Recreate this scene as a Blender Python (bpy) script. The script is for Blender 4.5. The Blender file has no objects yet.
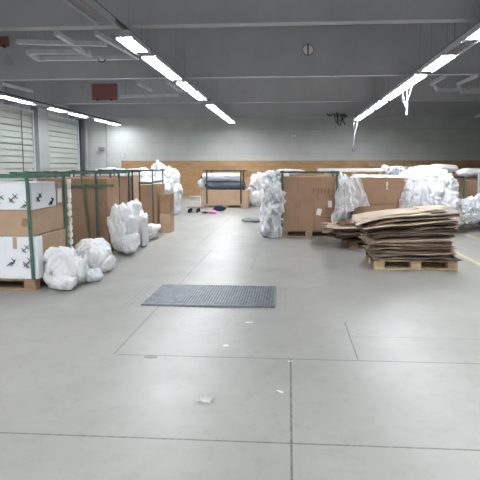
import bpy, bmesh, math, random
from mathutils import Vector, Matrix, Euler, noise
random.seed(7)
C = bpy.context.scene.collection
F = 430.0; CAMH = 1.5
R = math.radians
# ------------------------------------------------------------------ camera
cam_d = bpy.data.cameras.new('camera'); cam = bpy.data.objects.new('camera', cam_d); C.objects.link(cam)
cam.location = (0, 0, CAMH); cam.rotation_euler = (R(90 - 4.5), 0, R(3.3))
cam_d.sensor_width = 36; cam_d.lens = F / 480 * 36
M3 = cam.rotation_euler.to_matrix()
d0 = M3.transposed() @ Vector((0, 1, 0))
CX = 289 - F * d0.x / -d0.z; CY = 167 + F * d0.y / -d0.z
cam_d.shift_x = (240 - CX) / 480; cam_d.shift_y = (CY - 240) / 480
cam_d.clip_start = .05; cam_d.clip_end = 200
bpy.context.scene.camera = cam
def ray(px, py): return M3 @ Vector(((px - CX) / F, -(py - CY) / F, -1))
def at(px, py, Y):
    d = ray(px, py); return Vector((0, 0, CAMH)) + d * (Y / d.y)
def atz(px, py, Z):
    d = ray(px, py); return Vector((0, 0, CAMH)) + d * ((Z - CAMH) / d.z)
def fl(px, py): return atz(px, py, 0)

# ------------------------------------------------------------------ node helpers
class E:
    """tiny expression wrapper over Math nodes"""
    def __init__(s, nt, v): s.nt = nt; s.v = v
    def op(s, o, *a, clamp=False):
        n = s.nt.nodes.new('ShaderNodeMath'); n.operation = o; n.use_clamp = clamp
        for i, x in enumerate((s,) + a):
            x = x.v if isinstance(x, E) else x
            if isinstance(x, (int, float)): n.inputs[i].default_value = x
            else: s.nt.links.new(x, n.inputs[i])
        return E(s.nt, n.outputs[0])
    def __add__(s, o): return s.op('ADD', o)
    def __sub__(s, o): return s.op('SUBTRACT', o)
    def __mul__(s, o): return s.op('MULTIPLY', o)
    def abs(s): return s.op('ABSOLUTE')
    def lt(s, o): return s.op('LESS_THAN', o)
    def gt(s, o): return s.op('GREATER_THAN', o)
    def max(s, o): return s.op('MAXIMUM', o)
    def mod(s, o): return s.op('FLOORED_MODULO', o)
def lk(nt, a, b): nt.links.new(a.v if isinstance(a, E) else a, b)
def newmat(name):
    m = bpy.data.materials.new(name); m.use_nodes = True
    nt = m.node_tree; b = nt.nodes['Principled BSDF']; return m, nt, b
def coords(nt, kind='Object'):
    return nt.nodes.new('ShaderNodeTexCoord').outputs[kind]
def noise_n(nt, vec, scale, detail=4, rough=.55, stretch=None):
    if stretch:
        mp = nt.nodes.new('ShaderNodeMapping'); mp.inputs['Scale'].default_value = stretch
        nt.links.new(vec, mp.inputs[0]); vec = mp.outputs[0]
    n = nt.nodes.new('ShaderNodeTexNoise'); n.inputs['Scale'].default_value = scale
    n.inputs['Detail'].default_value = detail; n.inputs['Roughness'].default_value = rough
    nt.links.new(vec, n.inputs['Vector']); return n.outputs['Fac']
def ramp(nt, fac, stops):
    r = nt.nodes.new('ShaderNodeValToRGB'); lk(nt, fac, r.inputs[0])
    e = r.color_ramp.elements
    while len(e) < len(stops): e.new(.5)
    for i, (p, c) in enumerate(stops): e[i].position = p; e[i].color = (*c, 1)
    return r.outputs[0]
def mixc(nt, fac, a, b):
    n = nt.nodes.new('ShaderNodeMix'); n.data_type = 'RGBA'
    lk(nt, fac, n.inputs[0]) if not isinstance(fac, (int, float)) else setattr(n.inputs[0], 'default_value', fac)
    for x, i in ((a, 6), (b, 7)):
        if isinstance(x, tuple): n.inputs[i].default_value = (*x, 1)
        else: nt.links.new(x, n.inputs[i])
    return n.outputs[2]
def bump(nt, b, h, strength=.3, dist=.01):
    n = nt.nodes.new('ShaderNodeBump'); n.inputs['Strength'].default_value = strength; n.inputs['Distance'].default_value = dist
    lk(nt, h, n.inputs['Height']); nt.links.new(n.outputs[0], b.inputs['Normal'])
def sc(c, k): return tuple(min(1, x * k) for x in c)
def plain(name, c, rough=.6, var=.15, scale=6, bmp=.15, metal=0, stretch=None, bs=40, spec=.5):
    m, nt, b = newmat(name); v = coords(nt)
    f = noise_n(nt, v, scale, stretch=stretch)
    nt.links.new(ramp(nt, f, [(.3, sc(c, 1 - var)), (.7, sc(c, 1 + var))]), b.inputs['Base Color'])
    b.inputs['Roughness'].default_value = rough; b.inputs['Metallic'].default_value = metal
    b.inputs['Specular IOR Level'].default_value = spec
    if bmp: bump(nt, b, noise_n(nt, v, bs, 3, stretch=stretch), bmp, .004)
    return m
def emit(name, c, s):
    m, nt, b = newmat(name); b.inputs['Base Color'].default_value = (.8, .8, .8, 1)
    b.inputs['Emission Color'].default_value = (*c, 1); b.inputs['Emission Strength'].default_value = s
    return m

# ------------------------------------------------------------------ materials
def floor_mat():
    m, nt, b = newmat('sealed_concrete'); v = coords(nt)
    s = nt.nodes.new('ShaderNodeSeparateXYZ'); nt.links.new(v, s.inputs[0])
    x = E(nt, s.outputs[0]); y = E(nt, s.outputs[1])
    base = ramp(nt, noise_n(nt, v, .7, 6, .6), [(.3, (.275, .270, .252)), (.7, (.34, .334, .314))])
    fine = noise_n(nt, v, 9, 6, .7)
    base = mixc(nt, E(nt, fine).op('SUBTRACT', .52).op('MULTIPLY', 2.2, clamp=True), base, (.215, .215, .208))
    streak = noise_n(nt, v, 2.2, 5, .7, stretch=(.5, 2.6, 1))
    base = mixc(nt, E(nt, streak).op('SUBTRACT', .6).op('MULTIPLY', 1.6, clamp=True), base, (.40, .395, .38))
    def lat(y0, x0, x1, w, k):
        return ((y - y0).abs().lt(w) * x.gt(x0) * x.lt(x1)) * k
    def lon(x0, y0, y1, w, k, slope=0):
        return ((x - x0 - 0.0 if not slope else x - x0 - y * slope).abs().lt(w) * y.gt(y0) * y.lt(y1)) * k
    L = lat(2.235, -12, 14, .006, .75)
    for t in (lat(3.27, -1.36, 14, .006, .8), lon(.02, -6, 3.27, .006, .95), lon(-1.40, 3.27, 8, .008, .6), lon(-1.75, 8, 18, .012, .4),
              lon(.545, 3.27, 4.11, .006, .8), lat(3.75, .56, 1.75, .005, .4), lat(5.05, -12, -1.4, .007, .25),
              lat(5.9, -.2, 14, .007, .3), lat(7.2, -12, 14, .01, .35), lat(10.4, -12, 14, .012, .35), lat(14.5, -12, 14, .015, .35),
              lon(-.55, 6.2, 22, .012, .3), lon(-3.3, -6, 22, .007, .3), lon(4.7, -6, 22, .01, .3), lon(1.9, 7.2, 22, .01, .3)):
        L = L.max(t)
    wob = noise_n(nt, v, 30, 2)
    L = L * E(nt, wob).op('MULTIPLY', 1.7, clamp=True)
    base = mixc(nt, L, base, (.07, .07, .07))
    # ring scuff and dotted imprint round the grating
    p = fl(206, 322)
    r = ((x - p.x).op('POWER', 2) + (y - p.y).op('POWER', 2)).op('SQRT')
    ring = ((r - .27).abs().lt(.012) + (r - .19).abs().lt(.006)).op('MULTIPLY', .22, clamp=True)
    base = mixc(nt, ring * E(nt, fine), base, (.5, .5, .49))
    g0, g1 = fl(141, 305), fl(275, 288)
    bx = (x - (g0.x + g1.x) / 2).abs(); by = (y - (g0.y + g1.y) / 2).abs()
    hx, hy = (g1.x - g0.x) / 2, (g1.y - g0.y) / 2
    band = (bx.lt(hx + .2) * by.lt(hy + .06)) * E(nt, noise_n(nt, v, 5)).gt(.47)
    dots = (x.mod(.07) - .035).abs().lt(.014) * (y.mod(.09) - .045).abs().lt(.02)
    base = mixc(nt, band * dots * .55, base, (.2, .2, .2))
    st = fl(151, 357)
    stain = (((x - st.x) * .45).op('POWER', 2) + (y - st.y).op('POWER', 2)).op('SQRT') + E(nt, noise_n(nt, v, 25)) * .02
    base = mixc(nt, stain.lt(.037) * .75, base, (.12, .12, .11))
    nt.links.new(base, b.inputs['Base Color'])
    ro = E(nt, noise_n(nt, v, 3, 5)) * .28 + .25
    lk(nt, ro, b.inputs['Roughness']); b.inputs['Specular IOR Level'].default_value = .5
    bump(nt, b, E(nt, fine) - L, .12, .004)
    return m
def wall_mat(name, c, lines=.0, pitch=.6):
    m, nt, b = newmat(name); v = coords(nt)
    s = nt.nodes.new('ShaderNodeSeparateXYZ'); nt.links.new(v, s.inputs[0]); z = E(nt, s.outputs[2])
    col = ramp(nt, noise_n(nt, v, .9, 6, .6), [(.3, sc(c, .9)), (.7, sc(c, 1.08))])
    col = mixc(nt, E(nt, noise_n(nt, v, 3, 5, .7, stretch=(3, 3, .4))).op('SUBTRACT', .55).op('MULTIPLY', 1.5, clamp=True), col, sc(c, .75))
    if lines: col = mixc(nt, (z.mod(pitch) - pitch / 2).abs().lt(.012) * lines, col, sc(c, .5))
    nt.links.new(col, b.inputs['Base Color']); b.inputs['Roughness'].default_value = .85
    bump(nt, b, noise_n(nt, v, 12, 5), .2, .01)
    return m
def ply_mat():
    m, nt, b = newmat('plywood_board'); v = coords(nt)
    s = nt.nodes.new('ShaderNodeSeparateXYZ'); nt.links.new(v, s.inputs[0]); x = E(nt, s.outputs[0])
    g = noise_n(nt, v, 2.5, 8, .7, stretch=(.6, 1, 3))
    col = ramp(nt, g, [(.32, (.35, .195, .09)), (.5, (.45, .275, .135)), (.7, (.53, .35, .19))])
    col = mixc(nt, E(nt, noise_n(nt, v, .35, 3)).op('SUBTRACT', .45).op('MULTIPLY', 2.5, clamp=True), col, (.42, .23, .11))
    col = mixc(nt, (x.mod(2.5) - 1.25).abs().lt(.012) * .3, col, (.2, .12, .06))
    nt.links.new(col, b.inputs['Base Color']); b.inputs['Roughness'].default_value = .7
    return m
def card_mat(name, c, var=.12):
    m, nt, b = newmat(name); v = coords(nt)
    col = ramp(nt, noise_n(nt, v, 2.2, 5, .6), [(.3, sc(c, 1 - var)), (.7, sc(c, 1 + var))])
    col = mixc(nt, E(nt, noise_n(nt, v, 5, 4, .7, stretch=(3, 3, .3))).op('SUBTRACT', .56).op('MULTIPLY', 2, clamp=True), col, sc(c, .72))
    nt.links.new(col, b.inputs['Base Color']); b.inputs['Roughness'].default_value = .8
    b.inputs['Specular IOR Level'].default_value = .25
    w = noise_n(nt, v, 60, 2, stretch=(1, 1, .05)); bump(nt, b, w, .12, .003)
    return m
def film_mat(name, c, alpha, rough=.3):
    m, nt, b = newmat(name); v = coords(nt)
    b.inputs['Base Color'].default_value = (*c, 1); b.inputs['Roughness'].default_value = rough
    f = E(nt, noise_n(nt, v, 7, 5, .7, stretch=(1, 1, .5))).op('SUBTRACT', .35).op('MULTIPLY', 2.6, clamp=True) * (1 - alpha) + alpha
    lk(nt, f, b.inputs['Alpha'])
    bump(nt, b, noise_n(nt, v, 14, 5), .5, .02)
    return m
def foil_mat(name, c, rough=.38, sub=.0):
    m, nt, b = newmat(name); v = coords(nt)
    nt.links.new(ramp(nt, noise_n(nt, v, 4, 5, .6), [(.3, sc(c, .9)), (.65, c)]), b.inputs['Base Color'])
    b.inputs['Roughness'].default_value = rough
    h = noise_n(nt, v, 16, 6, .7); bump(nt, b, h, .45, .02)
    tr = nt.nodes.new('ShaderNodeBsdfTranslucent'); tr.inputs[0].default_value = (*c, 1)
    mx = nt.nodes.new('ShaderNodeMixShader'); mx.inputs[0].default_value = .14
    out = nt.nodes['Material Output']
    nt.links.new(b.outputs[0], mx.inputs[1]); nt.links.new(tr.outputs[0], mx.inputs[2]); nt.links.new(mx.outputs[0], out.inputs[0])
    return m
MT = dict(
    floor=floor_mat(), wall=wall_mat('painted_wall', (.53, .55, .535), .45, .62), ceil=wall_mat('ceiling_concrete', (.44, .45, .495)),
    beam=wall_mat('beam_concrete', (.45, .46, .485)), ledge=wall_mat('beam_ledge', (.46, .475, .50)), ply=ply_mat(),
    door=plain('door_panel_paint', (.46, .49, .46), .5, .05, 2), pillar=plain('pillar_paint', (.36, .38, .38), .6, .06, 2),
    darkframe=plain('dark_frame_paint', (.08, .085, .09), .5, .1, 4),
    card=card_mat('brown_cardboard', (.39, .25, .163)), card2=card_mat('tan_cardboard', (.50, .355, .245)), card3=card_mat('reddish_cardboard', (.33, .20, .14)),
    tape=plain('brown_tape', (.34, .20, .11), .35, .08, 9), white_card=card_mat('white_cardboard', (.86, .88, .92), .04),
    label=plain('paper_label', (.82, .82, .80), .6, .04, 9), ink=plain('black_ink', (.03, .03, .035), .6, .1, 9), inkb=plain('faded_brown_ink', (.16, .09, .05), .7, .2, 20),
    green=plain('green_enamel', (.075, .165, .125), .5, .3, 8), dgreen=plain('dark_green_enamel', (.05, .11, .09), .5, .3, 8), blk=plain('black_enamel', (.025, .028, .03), .4, .2, 8),
    gstrap=plain('olive_green_enamel', (.11, .17, .10), .5, .25, 8),
    wood=plain('pallet_wood', (.58, .43, .25), .8, .3, 5, .3, stretch=(1, 6, 6)), woodd=plain('weathered_pallet_wood', (.36, .24, .15), .85, .35, 5, .3, stretch=(1, 6, 6)),
    foil=foil_mat('white_plastic_foil', (.90, .905, .92), .5), foilb=foil_mat('bluish_plastic_foil', (.83, .85, .90), .4),
    film=film_mat('clear_film', (.95, .96, .99), .42), film2=film_mat('hazy_film', (.92, .93, .96), .45), navy=foil_mat('navy_film', (.10, .125, .165), .25),
    silver=foil_mat('silver_plastic_film', (.62, .66, .72), .28),
    grate=plain('galvanised_grating', (.28, .30, .335), .45, .2, 12, .1, .5), gratedark=plain('drain_pit', (.12, .125, .14), .7, .1, 12),
    yellow=plain('yellow_line_paint', (.50, .46, .28), .7, .2, 7), house=plain('luminaire_white_metal', (.55, .57, .60), .4, .05, 5),
    louvre=plain('luminaire_louvre', (.46, .44, .46), .3, .2, 30, .4, .4), lamp=emit('fluorescent_light', (.95, .98, 1.0), 26),
    tubeoff=plain('unlit_tube', (.75, .70, .68), .3, .05, 5), steel=plain('painted_steel', (.60, .62, .66), .5, .12, 5), rubber=plain('black_rubber', (.02, .02, .02), .7, .1, 9),
    red=plain('red_board', (.26, .10, .10), .6, .15, 3), cable=plain('black_cable', (.02, .02, .022), .6, .1, 9), wire=plain('white_cord', (.66, .68, .70), .6, .1, 9),
    navyc=plain('navy_cloth', (.03, .04, .10), .9, .2, 9), pink=plain('pink_cloth', (.70, .22, .42), .9, .2, 9), grey=plain('grey_sheet', (.22, .23, .24), .5, .3, 9),
    disc=plain('sign_disc_grey', (.40, .41, .41), .6, .05, 9))
SH = [card_mat('carton_shade_%d' % i, c, .2) for i, c in enumerate([(.25, .165, .125), (.17, .115, .09), (.42, .31, .23), (.12, .09, .075), (.28, .23, .20), (.58, .46, .35)])]
PALE = card_mat('pale_carton_inside', (.50, .41, .32))

# ------------------------------------------------------------------ mesh helpers
def box(bm, a, b, rot=None, piv=None):
    a, b = Vector(a), Vector(b)
    m = Matrix.Translation((a + b) / 2) @ Matrix.Diagonal((abs(b.x - a.x), abs(b.y - a.y), abs(b.z - a.z), 1))
    if rot is not None:
        piv = Vector(piv) if piv is not None else (a + b) / 2
        m = Matrix.Translation(piv) @ rot.to_4x4() @ Matrix.Translation(-piv) @ m
    return bmesh.ops.create_cube(bm, size=1, matrix=m)['verts']
def bar(bm, p, q, w, h=None):
    """square bar from p to q"""
    p, q = Vector(p), Vector(q); h = h or w; d = q - p; L = d.length
    m = Matrix.Translation((p + q) / 2) @ d.to_track_quat('Y', 'Z').to_matrix().to_4x4() @ Matrix.Diagonal((w, L, h, 1))
    bmesh.ops.create_cube(bm, size=1, matrix=m)
def tube(bm, pts, r, seg=8):
    pts = [Vector(p) for p in pts]; rings = []
    for i, p in enumerate(pts):
        d = (pts[min(i + 1, len(pts) - 1)] - pts[max(i - 1, 0)]).normalized()
        q = d.to_track_quat('Z', 'Y'); rr = r[i] if isinstance(r, (list, tuple)) else r
        rings.append([bm.verts.new(p + q @ Vector((math.cos(a) * rr, math.sin(a) * rr, 0))) for a in [2 * math.pi * k / seg for k in range(seg)]])
    for A, B in zip(rings, rings[1:]):
        for k in range(seg): bm.faces.new((A[k], A[(k + 1) % seg], B[(k + 1) % seg], B[k]))
    bm.faces.new(rings[0][::-1]); bm.faces.new(rings[-1])
def cyl(bm, c, r, h, axis='Z', seg=24):
    v = {'X': Vector((1, 0, 0)), 'Y': Vector((0, 1, 0)), 'Z': Vector((0, 0, 1))}[axis]
    c = Vector(c); tube(bm, [c - v * h / 2, c + v * h / 2], r, seg)
def obj(name, bm, mat, parent=None, loc=None, smooth=False, bev=0):
    if bev: bmesh.ops.bevel(bm, geom=list(bm.edges), offset=bev, segments=2, affect='EDGES')
    bmesh.ops.recalc_face_normals(bm, faces=bm.faces)
    me = bpy.data.meshes.new(name); bm.to_mesh(me); bm.free()
    me.materials.append(MT[mat] if isinstance(mat, str) else mat)
    if smooth: me.shade_smooth()
    o = bpy.data.objects.new(name, me); C.objects.link(o)
    if parent: o.parent = parent
    if loc is not None: o.location = loc
    return o
def tag(o, label, cat, group=None):
    o['label'] = label; o['category'] = cat
    if group: o['group'] = group
    return o
def thing(name, label, cat, loc=(0, 0, 0), rz=0, group=None):
    o = bpy.data.objects.new(name, None); C.objects.link(o); o.empty_display_size = .1
    o.location = loc; o.rotation_euler = (0, 0, rz); return tag(o, label, cat, group)
def dup(root, label, loc=None, rz=None, group=None, scale=None):
    r = root.copy(); C.objects.link(r); r['label'] = label
    if loc is not None: r.location = loc
    if rz is not None: r.rotation_euler = (0, 0, rz)
    if group: r['group'] = group
    if scale: r.scale = scale
    for ch in list(root.children):
        c = ch.copy(); C.objects.link(c); c.parent = r
        for g in list(ch.children):
            d = g.copy(); C.objects.link(d); d.parent = c
    return r
def struct(name, bm, m, parent=None, **k):
    o = obj(name, bm, m, parent, **k)
    if not parent: o['kind'] = 'structure'
    return o
def B(*a, **k):
    bm = bmesh.new(); box(bm, *a, **k); return bm

# ------------------------------------------------------------------ setting
WX0, WX1, WY0, WY1, HC = -10.8, 16, -6.0, 22.2, 5.15
struct('floor', B((WX0 - .3, WY0 - .3, -.2), (WX1 + .3, WY1 + .3, 0)), 'floor')
struct('ceiling', B((WX0 - .3, WY0 - .3, HC), (WX1 + .3, WY1 + .3, HC + .2)), 'ceil')
struct('wall_back', B((WX0 - .3, WY1, 0), (WX1 + .3, WY1 + .3, HC)), 'wall')
struct('wall_front', B((WX0 - .3, WY0 - .3, 0), (WX1 + .3, WY0, HC)), 'wall')
struct('wall_left', B((WX0 - .3, WY0, 0), (WX0, WY1, HC)), 'wall')
struct('wall_right', B((WX1, WY0, 0), (WX1 + .3, WY1, HC)), 'wall')
n = 0
for y in (-1.7, 2.8, 7.3, 11.5, 15.95, 20.85):
    n += 1; zb = CAMH + 2.37
    bm = bmesh.new(); box(bm, (WX0 + .005, y, zb + .028), (WX1 - .005, y + .13, HC - .003))
    o = struct('trim_%d' % n, bm, 'beam')
    bm = bmesh.new(); box(bm, (WX0 + .005, y - .02, zb), (WX1 - .005, y + .15, zb + .026))
    struct('ledge', bm, 'ledge', o, bev=.004)
# plywood boarding along the back wall
px0 = at(122, 180, WY1).x
n += 1; struct('trim_%d' % n, B((px0, WY1 - .03, .01), (WX1 - .01, WY1 - .002, 1.83)), 'ply')
# left wall: dock doors, pillar between
def sect_door(name, y0, y1, h=3.75):
    bm = bmesh.new(); z = .02; x = WX0 + .02
    while z < h - .1:
        box(bm, (x, y0, z), (x + .08, y1, min(z + .19, h)))
        box(bm, (x, y0, z + .19), (x + .02, y1, min(z + .24, h))); z += .24
    o = struct(name, bm, 'door')
    bm = bmesh.new(); zz = .21
    while zz < h: box(bm, (x + .022, y0, zz), (x + .04, y1, zz + .03)); zz += .72
    struct('panel_joint', bm, 'darkframe', o)
    bm = bmesh.new()
    for yy in (y0 - .06, y1 + .0): box(bm, (x, yy, 0), (x + .15, yy + .06, h))
    box(bm, (x, y0 - .06, h), (x + .15, y1 + .06, h + .1)); struct('door_frame', bm, 'steel', o)
    bm = bmesh.new(); box(bm, (x + .082, (y0 + y1) / 2 - .1, .9), (x + .12, (y0 + y1) / 2 + .1, .94)); struct('door_handle', bm, 'blk', o)
sect_door('door_1', 14.6, 17.5); sect_door('door_2', 18.55, 21.35)
n += 1; struct('trim_%d' % n, B((WX0 + .005, 17.62, 0), (WX0 + .32, 18.4, HC - .01)), 'pillar', bev=.01)
n += 1; struct('trim_%d' % n, B((WX0 + .005, 21.45, 0), (WX0 + .28, 21.72, HC - .01)), 'darkframe')
n += 1; struct('trim_%d' % n, B((WX0 + .005, 21.74, 0), (WX0 + .36, 22.0, HC - .01)), 'pillar')
# ------------------------------------------------------------------ lighting rows
DL = CAMH + 2.1
ORD = ['first', 'second', 'third', 'fourth', 'fifth', 'sixth', 'seventh', 'eighth', 'ninth', 'tenth', 'eleventh', 'twelfth', 'thirteenth', 'fourteenth', 'fifteenth', 'sixteenth', 'seventeenth', 'eighteenth', 'nineteenth', 'twentieth', 'twenty-first', 'twenty-second', 'twenty-third', 'twenty-fourth', 'twenty-fifth', 'twenty-sixth', 'twenty-seventh', 'twenty-eighth', 'twenty-ninth', 'thirtieth', 'thirty-first', 'thirty-second', 'thirty-third', 'thirty-fourth', 'thirty-fifth', 'thirty-sixth']
def luminaire(x, y0, y1, lit, label, group, w=.25, skirt=.05):
    t = thing('luminaire', label, 'ceiling light', (x, (y0 + y1) / 2, DL), 0, group); L = (y1 - y0) / 2
    bm = bmesh.new(); box(bm, (-w * .3, -L, .05), (w * .3, L, .11)); box(bm, (-w / 2, -L, .035), (w / 2, L, .05))
    for s in (-1, 1): box(bm, (s * w / 2 - .005, -L, .035 - skirt), (s * w / 2 + .005, L, .05))
    box(bm, (-w / 2, -L, .035 - skirt * .6), (w / 2, -L + .01, .05)); box(bm, (-w / 2, L - .01, .035 - skirt * .6), (w / 2, L, .05))
    obj('housing', bm, 'house', t)
    for yy in (-L * .7, L * .7):
        bm = bmesh.new(); bar(bm, (.035, yy, .10), (.035, yy, HC - DL), .006); obj('suspension_rod', bm, 'grey', t)
    if lit: obj('diffuser', B((-w / 2 + .012, -L + .015, .012), (w / 2 - .012, L - .015, .033)), 'lamp', t)
    else:
        for s in (-1, 1):
            bm = bmesh.new(); cyl(bm, (s * w * .22, 0, .012), .013, 2 * L - .08, 'Y', 10); obj('tube', bm, 'tubeoff', t, smooth=True)
        bm = bmesh.new(); k = -L + .03
        while k < L - .02: box(bm, (-w / 2 + .01, k, -.012), (w / 2 - .01, k + .004, .01)); k += .045
        box(bm, (-.004, -L, -.014), (.004, L, .01)); obj('louvre', bm, 'louvre', t)
    return t
rows = {
 'middle': (-2.67, [(-5.2, -3.4, 1), (-2.9, -1.1, 1), (-.6, 1.2, 1), (1.7, 3.2, 1), (4.7, 6.3, 0), (7.0, 7.9, 1), (8.2, 10.4, 1), (10.72, 11.9, 1), (12.05, 13.5, 1), (14.6, 16.0, 1), (16.05, 17.5, 1), (17.6, 19.1, 1), (19.2, 20.6, 1)]),
 'right': (2.98, [(-5.2, -3.4, 1), (-2.9, -1.1, 1), (-.6, 1.2, 1), (1.7, 3.2, 1), (3.8, 5.4, 1), (5.9, 7.45, 1), (7.5, 8.4, 0), (8.45, 9.8, 1), (10.15, 11.95, 1), (12.0, 13.8, 1), (14.1, 16.0, 1), (16.3, 17.8, 1), (18.1, 19.6, 1)]),
 'left': (-8.68, [(-4.5, -3, 1), (0, 1.5, 1), (3, 4.5, 1), (6, 7.5, 1), (9, 10.5, 1), (12.7, 14.1, 1), (14.2, 15.2, 0), (15.3, 16.4, 1), (16.9, 18.0, 1), (18.05, 19.0, 0), (19.1, 20.1, 1), (20.5, 21.6, 1)])}
for nm, (x, ls) in rows.items():
    bm = bmesh.new(); box(bm, (-.025, WY0 + .1, 0), (.025, ls[-1][1] + .3, .06))
    o = obj('lighting_track', bm, 'darkframe', loc=(x, 0, DL + .11))
    tag(o, 'long dark metal track carrying the %s row of ceiling lights' % nm, 'lighting track')
    y = -5.0
    while y < 21.5:
        bm = bmesh.new(); bar(bm, (0, y, .05), (0, y, HC - DL - .11), .006); obj('hanger', bm, 'grey', o); y += 4.4
    for k, (a, b, lit) in enumerate(ls):
        vis = [l for l in ls if l[1] > 6.0]; 
        if b > 6.0:
            i = vis.index((a, b, lit)); lab = '%s long ceiling light, %s along the %s row from the camera end' % ('glowing white' if lit else 'unlit grey', ORD[i], nm)
            if nm == 'middle' and not lit: lab = 'unlit grey louvred light at the top edge, nearest in the middle row'
            g = '%s row ceiling lights' % nm
        else: lab, g = 'glowing long ceiling light of the %s row, above and behind the camera' % nm, 'ceiling lights outside the view in the %s row' % nm
        luminaire(x, a, b, lit, lab, g, w=(.25 if nm == 'left' else .27), skirt=(.008 if nm == 'left' else .075))
# unlit light far right
luminaire(8.0, 17.2, 19.0, 0, 'dark unlit ceiling light at the far right, near the back wall', 'unlit lights')
bm = bmesh.new()
for yy in (17.5, 18.7): bar(bm, (0, yy, 0), (0, yy, HC - DL - .11), .015)
bar(bm, (0, 17.2, 0), (0, 19, 0), .02); tag(obj('lighting_track', bm, 'darkframe', loc=(8.0, 0, DL + .12)), 'short dark track carrying the single unlit light at the far right', 'lighting track')

# ------------------------------------------------------------------ ceiling frames
def frame(label, segs, D, w=.07):
    pts = []
    for (a, b) in segs: pts.append((atz(*a, CAMH + D), atz(*b, CAMH + D)))
    c = pts[0][0].copy()
    t = thing('ceiling_frame', label, 'metal frame', c, 0, 'suspended metal frames under the ceiling')
    for p, q in pts:
        bm = bmesh.new(); bar(bm, p - c, q - c, w, .09); obj('rail', bm, 'steel', t)
    for p, q in pts[:2]:
        for u in (p.lerp(q, .1), p.lerp(q, .9)):
            u = u - c; bm = bmesh.new(); bar(bm, (u.x, u.y, u.z + .03), (u.x, u.y, HC - CAMH - D - c.z + CAMH + D), .008); obj('hanger', bm, 'grey', t)
frame('large pale grey metal frame hanging left, between first and second ceiling beams',
      [((17, 42), (106, 44)), ((36, 59), (138, 57.5)), ((28, 52), (90, 52)), ((56, 33), (73, 43)), ((96, 33), (138, 57.5)), ((74, 46), (90, 56)), ((28, 52), (38, 59))], 2.52, .085)
frame('slim grey metal frame hanging beyond the red board, left of the middle lights', [((120, 96.5), (178, 95)), ((137, 83), (151, 90)), ((167, 82), (181, 91))], 2.44, .08)
frame('grey metal frame hanging at the right, beyond the bright right row', [((437, 90), (482, 89)), ((431, 84), (445, 76)), ((458, 84), (478, 75)), ((434, 84), (437, 90)), ((462, 92.5), (482, 92)), ((458, 84), (462, 92.5))], 2.5, .08)
frame('short grey metal bar hanging at the far left edge below the ceiling', [((1, 83.5), (32, 91.5)), ((-8, 84), (1, 83.5))], 2.44, .1)
# boards and discs on the beams
def board(name, label, cat, a, b, Y, m, d=.04):
    p, q = at(*a, Y), at(*b, Y); c = Vector(((p.x + q.x) / 2, Y, min(p.z, q.z)))
    t = thing(name, label, cat, c); w, h = abs(p.x - q.x) / 2, abs(p.z - q.z)
    obj('panel', B((-w, -d, 0), (w, 0, h)), m, t, bev=.004)
    bm = bmesh.new()
    for s in (-.55, .55): box(bm, (s * w - .03, -d - .02, -.03), (s * w + .03, -.003, .05))
    obj('bracket', bm, 'blk', t)
    return t
board('wall_board', 'dull red square board on the beam above the left lights', 'board', (92, 84), (117.5, 100), 15.94, 'red')
board('wall_board', 'dull red board at the far left edge on the second beam', 'board', (-8, 37), (9, 47), 11.49, 'red')
def disc(label, px, py, Y, r, kind):
    p = at(px, py, Y); t = thing('round_sign', label, 'sign', p)
    bm = bmesh.new(); cyl(bm, (0, -.012, 0), r, .02, 'Y', 32); obj('disc', bm, 'label' if kind else 'disc', t)
    if kind:
        bm = bmesh.new(); N = 32
        for k in range(N):
            a, b = 2 * math.pi * k / N, 2 * math.pi * (k + 1) / N
            bar(bm, (math.cos(a) * r, -.025, math.sin(a) * r), (math.cos(b) * r, -.025, math.sin(b) * r), r * .2, .012)
        obj('rim', bm, 'ink', t)
        obj('centre_stroke', B((-r * .13, -.032, -r * .95), (r * .13, -.024, r * .95)), 'ink', t)
disc('round black-ringed sign with a vertical stroke on the second beam', 308, 50, 11.49, .135, 1)
disc('small black-ringed sign with a vertical stroke high on the back wall', 294, 136, 22.19, .12, 1)
disc('plain grey disc on the second beam, above the middle lights', 184, 58, 11.49, .11, 0)
disc('plain grey disc on the second beam at the far left', 9, 60, 11.49, .14, 0)
disc('small grey disc on the third beam, left of the red board', 83, 88, 15.94, .12, 0)
# wall fittings
def wallbox(label, px, py, w, h, m='blk', cat='wall fitting', name='junction_box'):
    p = at(px, py, WY1 - .002); t = thing(name, label, cat, p)
    obj('case', B((-w / 2, -.12, -h / 2), (w / 2, 0, h / 2)), m, t, bev=.012)
    obj('cover', B((-w / 2 + .02, -.13, -h / 2 + .02), (w / 2 - .02, -.122, h / 2 - .02)), 'steel', t)
wallbox('small grey box on the back wall above the plywood left end', 123.5, 155, .14, .2, 'steel')
wallbox('little dark box on the back wall below the right row of lights', 353.5, 150, .16, .12)
p = at(103, 149, WY1 - .002); t = thing('wall_lamp', 'small unlit wall floodlight on the back wall beside the thin conduit', 'wall lamp', p)
obj('bracket', B((-.02, -.12, -.05), (.02, 0, .05)), 'steel', t)
bm = bmesh.new(); box(bm, (-.16, -.26, -.1), (.16, -.12, .08), Euler((R(-25), 0, 0)).to_matrix()); obj('lamp_head', bm, 'grey', t, bev=.02)
p = at(106.5, 150, WY1 - .03); bm = bmesh.new(); tube(bm, [(p.x, p.y, .02), (p.x, p.y, 4.2)], .018)
tag(obj('conduit', bm, 'grey'), 'thin vertical conduit on the back wall left of the plywood', 'pipe')
p = at(22, 130, 17); p.x = WX0 + .15; bm = bmesh.new(); tube(bm, [(p.x, 16.75, .02), (p.x, 16.75, 3.9)], .02)
tag(obj('conduit', bm, 'grey'), 'thin vertical pipe in front of the nearer dock door', 'pipe')
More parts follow.
